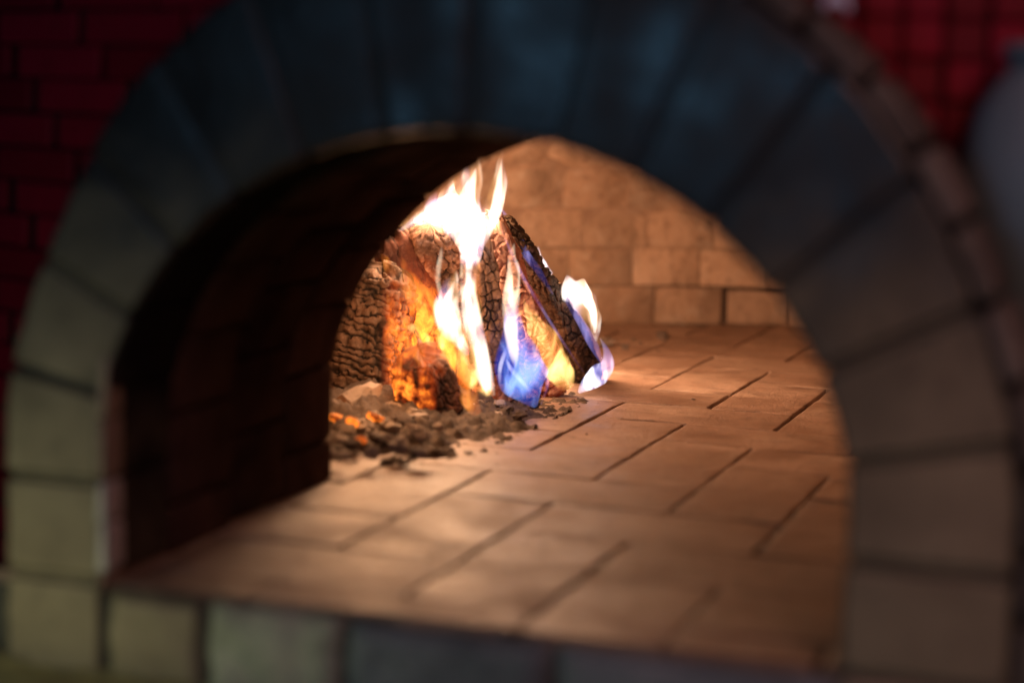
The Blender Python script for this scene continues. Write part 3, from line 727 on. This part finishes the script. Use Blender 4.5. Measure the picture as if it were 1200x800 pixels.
flame('white_flame', [(536, 394, 4, 2.37), (526, 376, 11, 2.38), (523, 358, 12, 2.39), (528, 342, 7, 2.39), (532, 330, 1, 2.39)], F_CORE, 'white hot core of the small rounded flame', seed=44, wob=.2)
flame('yellow_flame', [(570, 456, 8, 2.35), (562, 430, 13, 2.35), (547, 400, 12, 2.35), (538, 372, 8, 2.36), (534, 348, 1, 2.37)], F_YELL, 'narrow yellow flame along the left of the white stream', seed=32, wob=.2)
flame('yellow_flame', [(500, 262, 3, 2.47), (492, 252, 9, 2.47), (478, 258, 6, 2.47), (466, 268, 1, 2.47)], F_YELL, 'thin golden fringe at the far left tip of the white flames', seed=61, wob=.25)
flame('yellow_flame', [(533, 262, 4, 2.47), (527, 236, 9, 2.47), (531, 218, 7, 2.47), (536, 204, 1, 2.47)], F_YELL, 'thin golden wisp in the notch at the top left of the flames', seed=62, wob=.25)
flame('yellow_flame', [(562, 300, 4, 2.42), (557, 330, 8, 2.39), (560, 366, 8, 2.36), (567, 404, 8, 2.35), (574, 446, 2, 2.34)], F_YELL, 'yellow strand along the right of the white stream', seed=63, wob=.3)
flame('yellow_flame', [(542, 300, 2, 2.42), (541, 330, 6, 2.38), (546, 360, 7, 2.36), (552, 400, 6, 2.35), (562, 436, 1, 2.34)], F_PEACH, 'peach strand along the left of the white stream', seed=64, wob=.3)
flame('orange_flame', [(466, 446, 8, 2.36), (462, 420, 16, 2.37), (458, 392, 15, 2.38), (456, 364, 9, 2.40), (454, 340, 1, 2.41)], F_ORNG, 'orange flame up the edge between the scaly face and the burning face', seed=65, wob=.25)
flame('orange_flame', [(520, 440, 10, 2.37), (500, 420, 20, 2.37), (484, 410, 12, 2.37), (474, 396, 1, 2.37)], F_ORNG, 'low orange flame over the top of the glowing block', seed=66, wob=.25)
flame('thin_flame', [(517, 350, 5, 2.42), (513, 325, 6, 2.42), (516, 302, 6, 2.43), (518, 288, 1, 2.43)], F_PEACH, 'thin peach wisp before the checkered log end', seed=7)
flame('orange_flame', [(506, 359, 3, 2.44), (490, 350, 10, 2.44), (472, 338, 13, 2.44), (459, 320, 12, 2.45), (452, 305, 10, 2.46), (447, 297, 2, 2.46)], F_ORNG, 'orange flame licking up the smooth log by the scaly log', seed=8)
flame('yellow_flame', [(500, 358, 3, 2.43), (486, 350, 4, 2.43), (472, 338, 3, 2.43), (462, 322, 1, 2.43)], F_YELL, 'bright yellow streak inside the orange flame', seed=18)
flame('yellow_flame', [(574, 462, 8, 2.37), (559, 446, 24, 2.38), (541, 424, 27, 2.39), (525, 404, 21, 2.40), (510, 390, 10, 2.41), (495, 380, 1, 2.41)], F_YELL, 'yellow flame flowing along the foot of the white stream', seed=9, wob=.2)
flame('yellow_flame', [(520, 406, 6, 2.4), (500, 398, 12, 2.4), (486, 386, 11, 2.4), (474, 376, 6, 2.41), (468, 364, 1, 2.41)], F_YELL, 'small curled yellow flame above the glowing block', seed=10, wob=.2)
flame('orange_flame', [(535, 428, 18, 2.4), (508, 408, 36, 2.4), (488, 402, 30, 2.4), (470, 390, 14, 2.4), (458, 372, 2, 2.4)], F_ORNG, 'orange fire along the top of the glowing block', seed=11, wob=.2)
flame('orange_flame', [(530, 400, 16, 2.43), (512, 376, 38, 2.43), (494, 352, 34, 2.43), (480, 326, 18, 2.44), (470, 300, 2, 2.44)], F_ORNG, 'broad faint orange flame before the smooth reddish log', seed=51, wob=.25)
flame('orange_flame', [(562, 484, 10, 2.38), (551, 470, 22, 2.39), (548, 448, 20, 2.40), (540, 426, 12, 2.40), (536, 412, 1, 2.40)], F_ORNG, 'orange fire in the gap right of the glowing block', seed=12, wob=.2)
flame('blue_flame', [(628, 477, 4, 2.5), (621, 464, 30, 2.49), (613, 444, 58, 2.48), (608, 420, 54, 2.48), (603, 396, 36, 2.48), (601, 374, 21, 2.49), (598, 350, 9, 2.5), (596, 330, 1, 2.5)], F_BLUE, 'broad blue flame in front of the pinkish leaning log', th=.5, seed=13, wob=.12)
flame('pale_flame', [(628, 470, 2, 2.45), (616, 452, 5, 2.44), (602, 436, 6, 2.44), (592, 420, 3, 2.44), (590, 404, 1, 2.44)], F_PALE, 'pale streak of flame across the blue flame', seed=52, wob=.2)
flame('violet_flame', [(640, 460, 3, 2.45), (641, 444, 6, 2.45), (634, 424, 6, 2.45), (622, 402, 5, 2.45), (612, 384, 1, 2.45)], F_VIOLET, 'violet fringe of flame on the upper right of the blue flame', seed=53, wob=.2)
flame('pale_flame', [(604, 432, 1, 2.43), (602, 412, 13, 2.44), (598, 378, 18, 2.45), (599, 345, 20, 2.47), (602, 318, 16, 2.48), (600, 302, 10, 2.48), (603, 284, 1, 2.48)], F_PEACH, 'tall pale flame tapering up above the blue flame', seed=14)
flame('pale_flame', [(634, 474, 2, 2.47), (641, 452, 4, 2.47), (640, 436, 3, 2.47), (633, 420, 1, 2.47)], F_PALE, 'pale violet rim flame on the right of the blue flame', seed=15)
flame('pale_flame', [(586, 452, 3, 2.45), (586, 432, 5, 2.45), (592, 412, 5, 2.45), (598, 396, 2, 2.45)], F_PALE, 'white rim flame on the left of the blue flame', seed=25)
flame('yellow_flame', [(666, 456, 14, 2.50), (656, 436, 34, 2.50), (646, 414, 36, 2.50), (633, 390, 28, 2.50), (622, 370, 14, 2.50), (613, 350, 1, 2.50)], F_YELL, 'orange yellow flame between the blue flame and the blackened log', seed=16, wob=.2)
flame('violet_flame', [(684, 436, 1, 2.58), (662, 404, 3.5, 2.55), (638, 366, 4, 2.53), (615, 328, 4.5, 2.52), (600, 298, 4, 2.53), (588, 270, 1, 2.55)], F_VIOLET, 'thin violet line of flame running up the right log', seed=17)
flame('violet_flame', [(648, 345, 2, 2.66), (634, 322, 8, 2.66), (618, 300, 10, 2.66), (604, 275, 12, 2.66), (592, 255, 8, 2.66), (584, 240, 2, 2.66)], F_VIOLET, 'violet flame along the upper edge of the blackened log', seed=19)
flame('pale_flame', [(646, 322, 6, 2.74), (636, 312, 12, 2.74), (631, 300, 8, 2.74), (631, 288, 1, 2.74)], F_PALE, 'small white flame tip behind the blackened log', seed=20)
flame('pale_flame', [(699, 400, 3, 2.7), (697, 384, 14, 2.7), (690, 364, 26, 2.7), (679, 346, 34, 2.7), (668, 334, 24, 2.7), (664, 322, 1, 2.7)], F_WHITE, 'rounded white flame right of the blackened log', seed=21, wob=.25)
flame('pale_flame', [(697, 390, 3, 2.68), (696, 368, 9, 2.68), (686, 348, 13, 2.68), (672, 340, 12, 2.68), (660, 350, 1, 2.68)], F_CORE, 'white curl inside the rounded flame right of the blackened log', seed=33, wob=.2)
flame('violet_flame', [(706, 426, 5, 2.72), (694, 402, 12, 2.72), (682, 380, 10, 2.72), (668, 358, 7, 2.72), (655, 340, 2, 2.72)], F_VIOLET, 'blue violet flame on the lower edge of the blackened log', seed=22)
flame('pale_flame', [(678, 460, 4, 2.64), (688, 450, 17, 2.64), (701, 440, 25, 2.65), (711, 428, 18, 2.66), (711, 412, 9, 2.66), (703, 396, 1, 2.66)], F_PALE, 'white and blue flame hooked round the foot of the blackened log', seed=23)

# ------------------------------------------------------------------ things at the frame's right and top
t = NT('blue_grey_glaze'); co = t.coord(); M_JUG = t.finish(t.mix(t.noise(co, 12, 4), (.14, .21, .24), (.19, .26, .30)), .45, t.noise(co, 40, 3), .15, .002)
t = NT('dark_filler'); co = t.coord(scale=(1, 1, .1)); M_BLACK = t.finish(t.mix(t.noise(co, 60, 5), (.008, .008, .009), (.02, .018, .018)), .6, t.noise(co, 60, 5), .3, .002)
def lathe(name, prof, c, mat, parent=None, seg=40):
    vs, fs = [], []
    for r, z in prof:
        for k in range(seg): vs.append(c+V((r*math.cos(2*math.pi*k/seg), r*math.sin(2*math.pi*k/seg), z)))
    for j in range(len(prof)-1):
        for k in range(seg): fs.append((j*seg+k, j*seg+(k+1) % seg, (j+1)*seg+(k+1) % seg, (j+1)*seg+k))
    return obj(name, vs, fs, mat, parent, True, origin=c)
jc = V((.418, .122, .237))
jug = lathe('jug', cat([(.001, 0), (.026, 0), (.032, .008), (.048, .040), (.062, .08), (.066, .110), (.064, .135), (.055, .165), (.042, .185), (.035, .195), (.035, .203)], 2, 50), jc, M_JUG)
tag(jug, 'smooth blue grey rounded jug at the right edge beside the red tiles', 'jug')
lathe('rim', cat([(.034, .201), (.039, .203), (.040, .209), (.036, .213), (.030, .210)], 2, 16), jc, M_JUG, jug)
st = tag(empty('stand', (.51, .19, -.35)), 'added black stand filling the dark at the right edge under the blue grey jug', 'stand')  # made-up stand that fills the empty dark with black
hexa('board', [V((x, y, z)) for z in (.214, .236) for x, y in ((.416, .122), (.60, .085), (.60, .30), (.416, .30))], M_BLACK, st, .003)
hexa('panel', [V((x, y, z)) for z in (-.35, .213) for x, y in ((.445, .13), (.59, .10), (.59, .118), (.445, .148))], M_BLACK, st, .003)
for x, y in ((.44, .285), (.585, .285)):
    hexa('leg', [V((x+a, y+b, z)) for z in (-.35, .213) for a, b in ((-.012, -.012), (.012, -.012), (.012, .012), (-.012, .012))], M_BLACK, st, .002)
t = NT('pale_blue_foil'); M_FOIL = t.finish((.75, .84, 1.0), .3, t.noise(t.coord(), 80, 3), .2, .001, spec=.6)
for px, lab in ((858, 'pale blue pointed ornament at the top edge, left of the other one'), (981, 'pale blue pointed ornament at the top edge, over the red tiles on the right')):
    p = at(px, -4, 1.36); e = tag(empty('hanging_ornament', p), lab, 'ornament', 'pale ornaments at the top edge')
    for k, (dx, dz) in enumerate(((-.006, -.010), (.001, -.006), (.006, -.012))):
        tip = p+V((dx*1.5, 0, dz)); vs = [p+V((dx*.4-.002, -.0015, .004)), p+V((dx*.4+.002, -.0015, .004)), p+V((dx*.4, .002, .004)), p+V((dx*1.1-.003, -.002, dz*.4)), p+V((dx*1.1+.003, -.002, dz*.4)), p+V((dx*1.1, .002, dz*.4)), tip]
        obj('point', vs, [(0, 1, 4, 3), (1, 2, 5, 4), (2, 0, 3, 5), (3, 4, 6), (4, 5, 6), (5, 3, 6), (2, 1, 0)], M_FOIL, e)
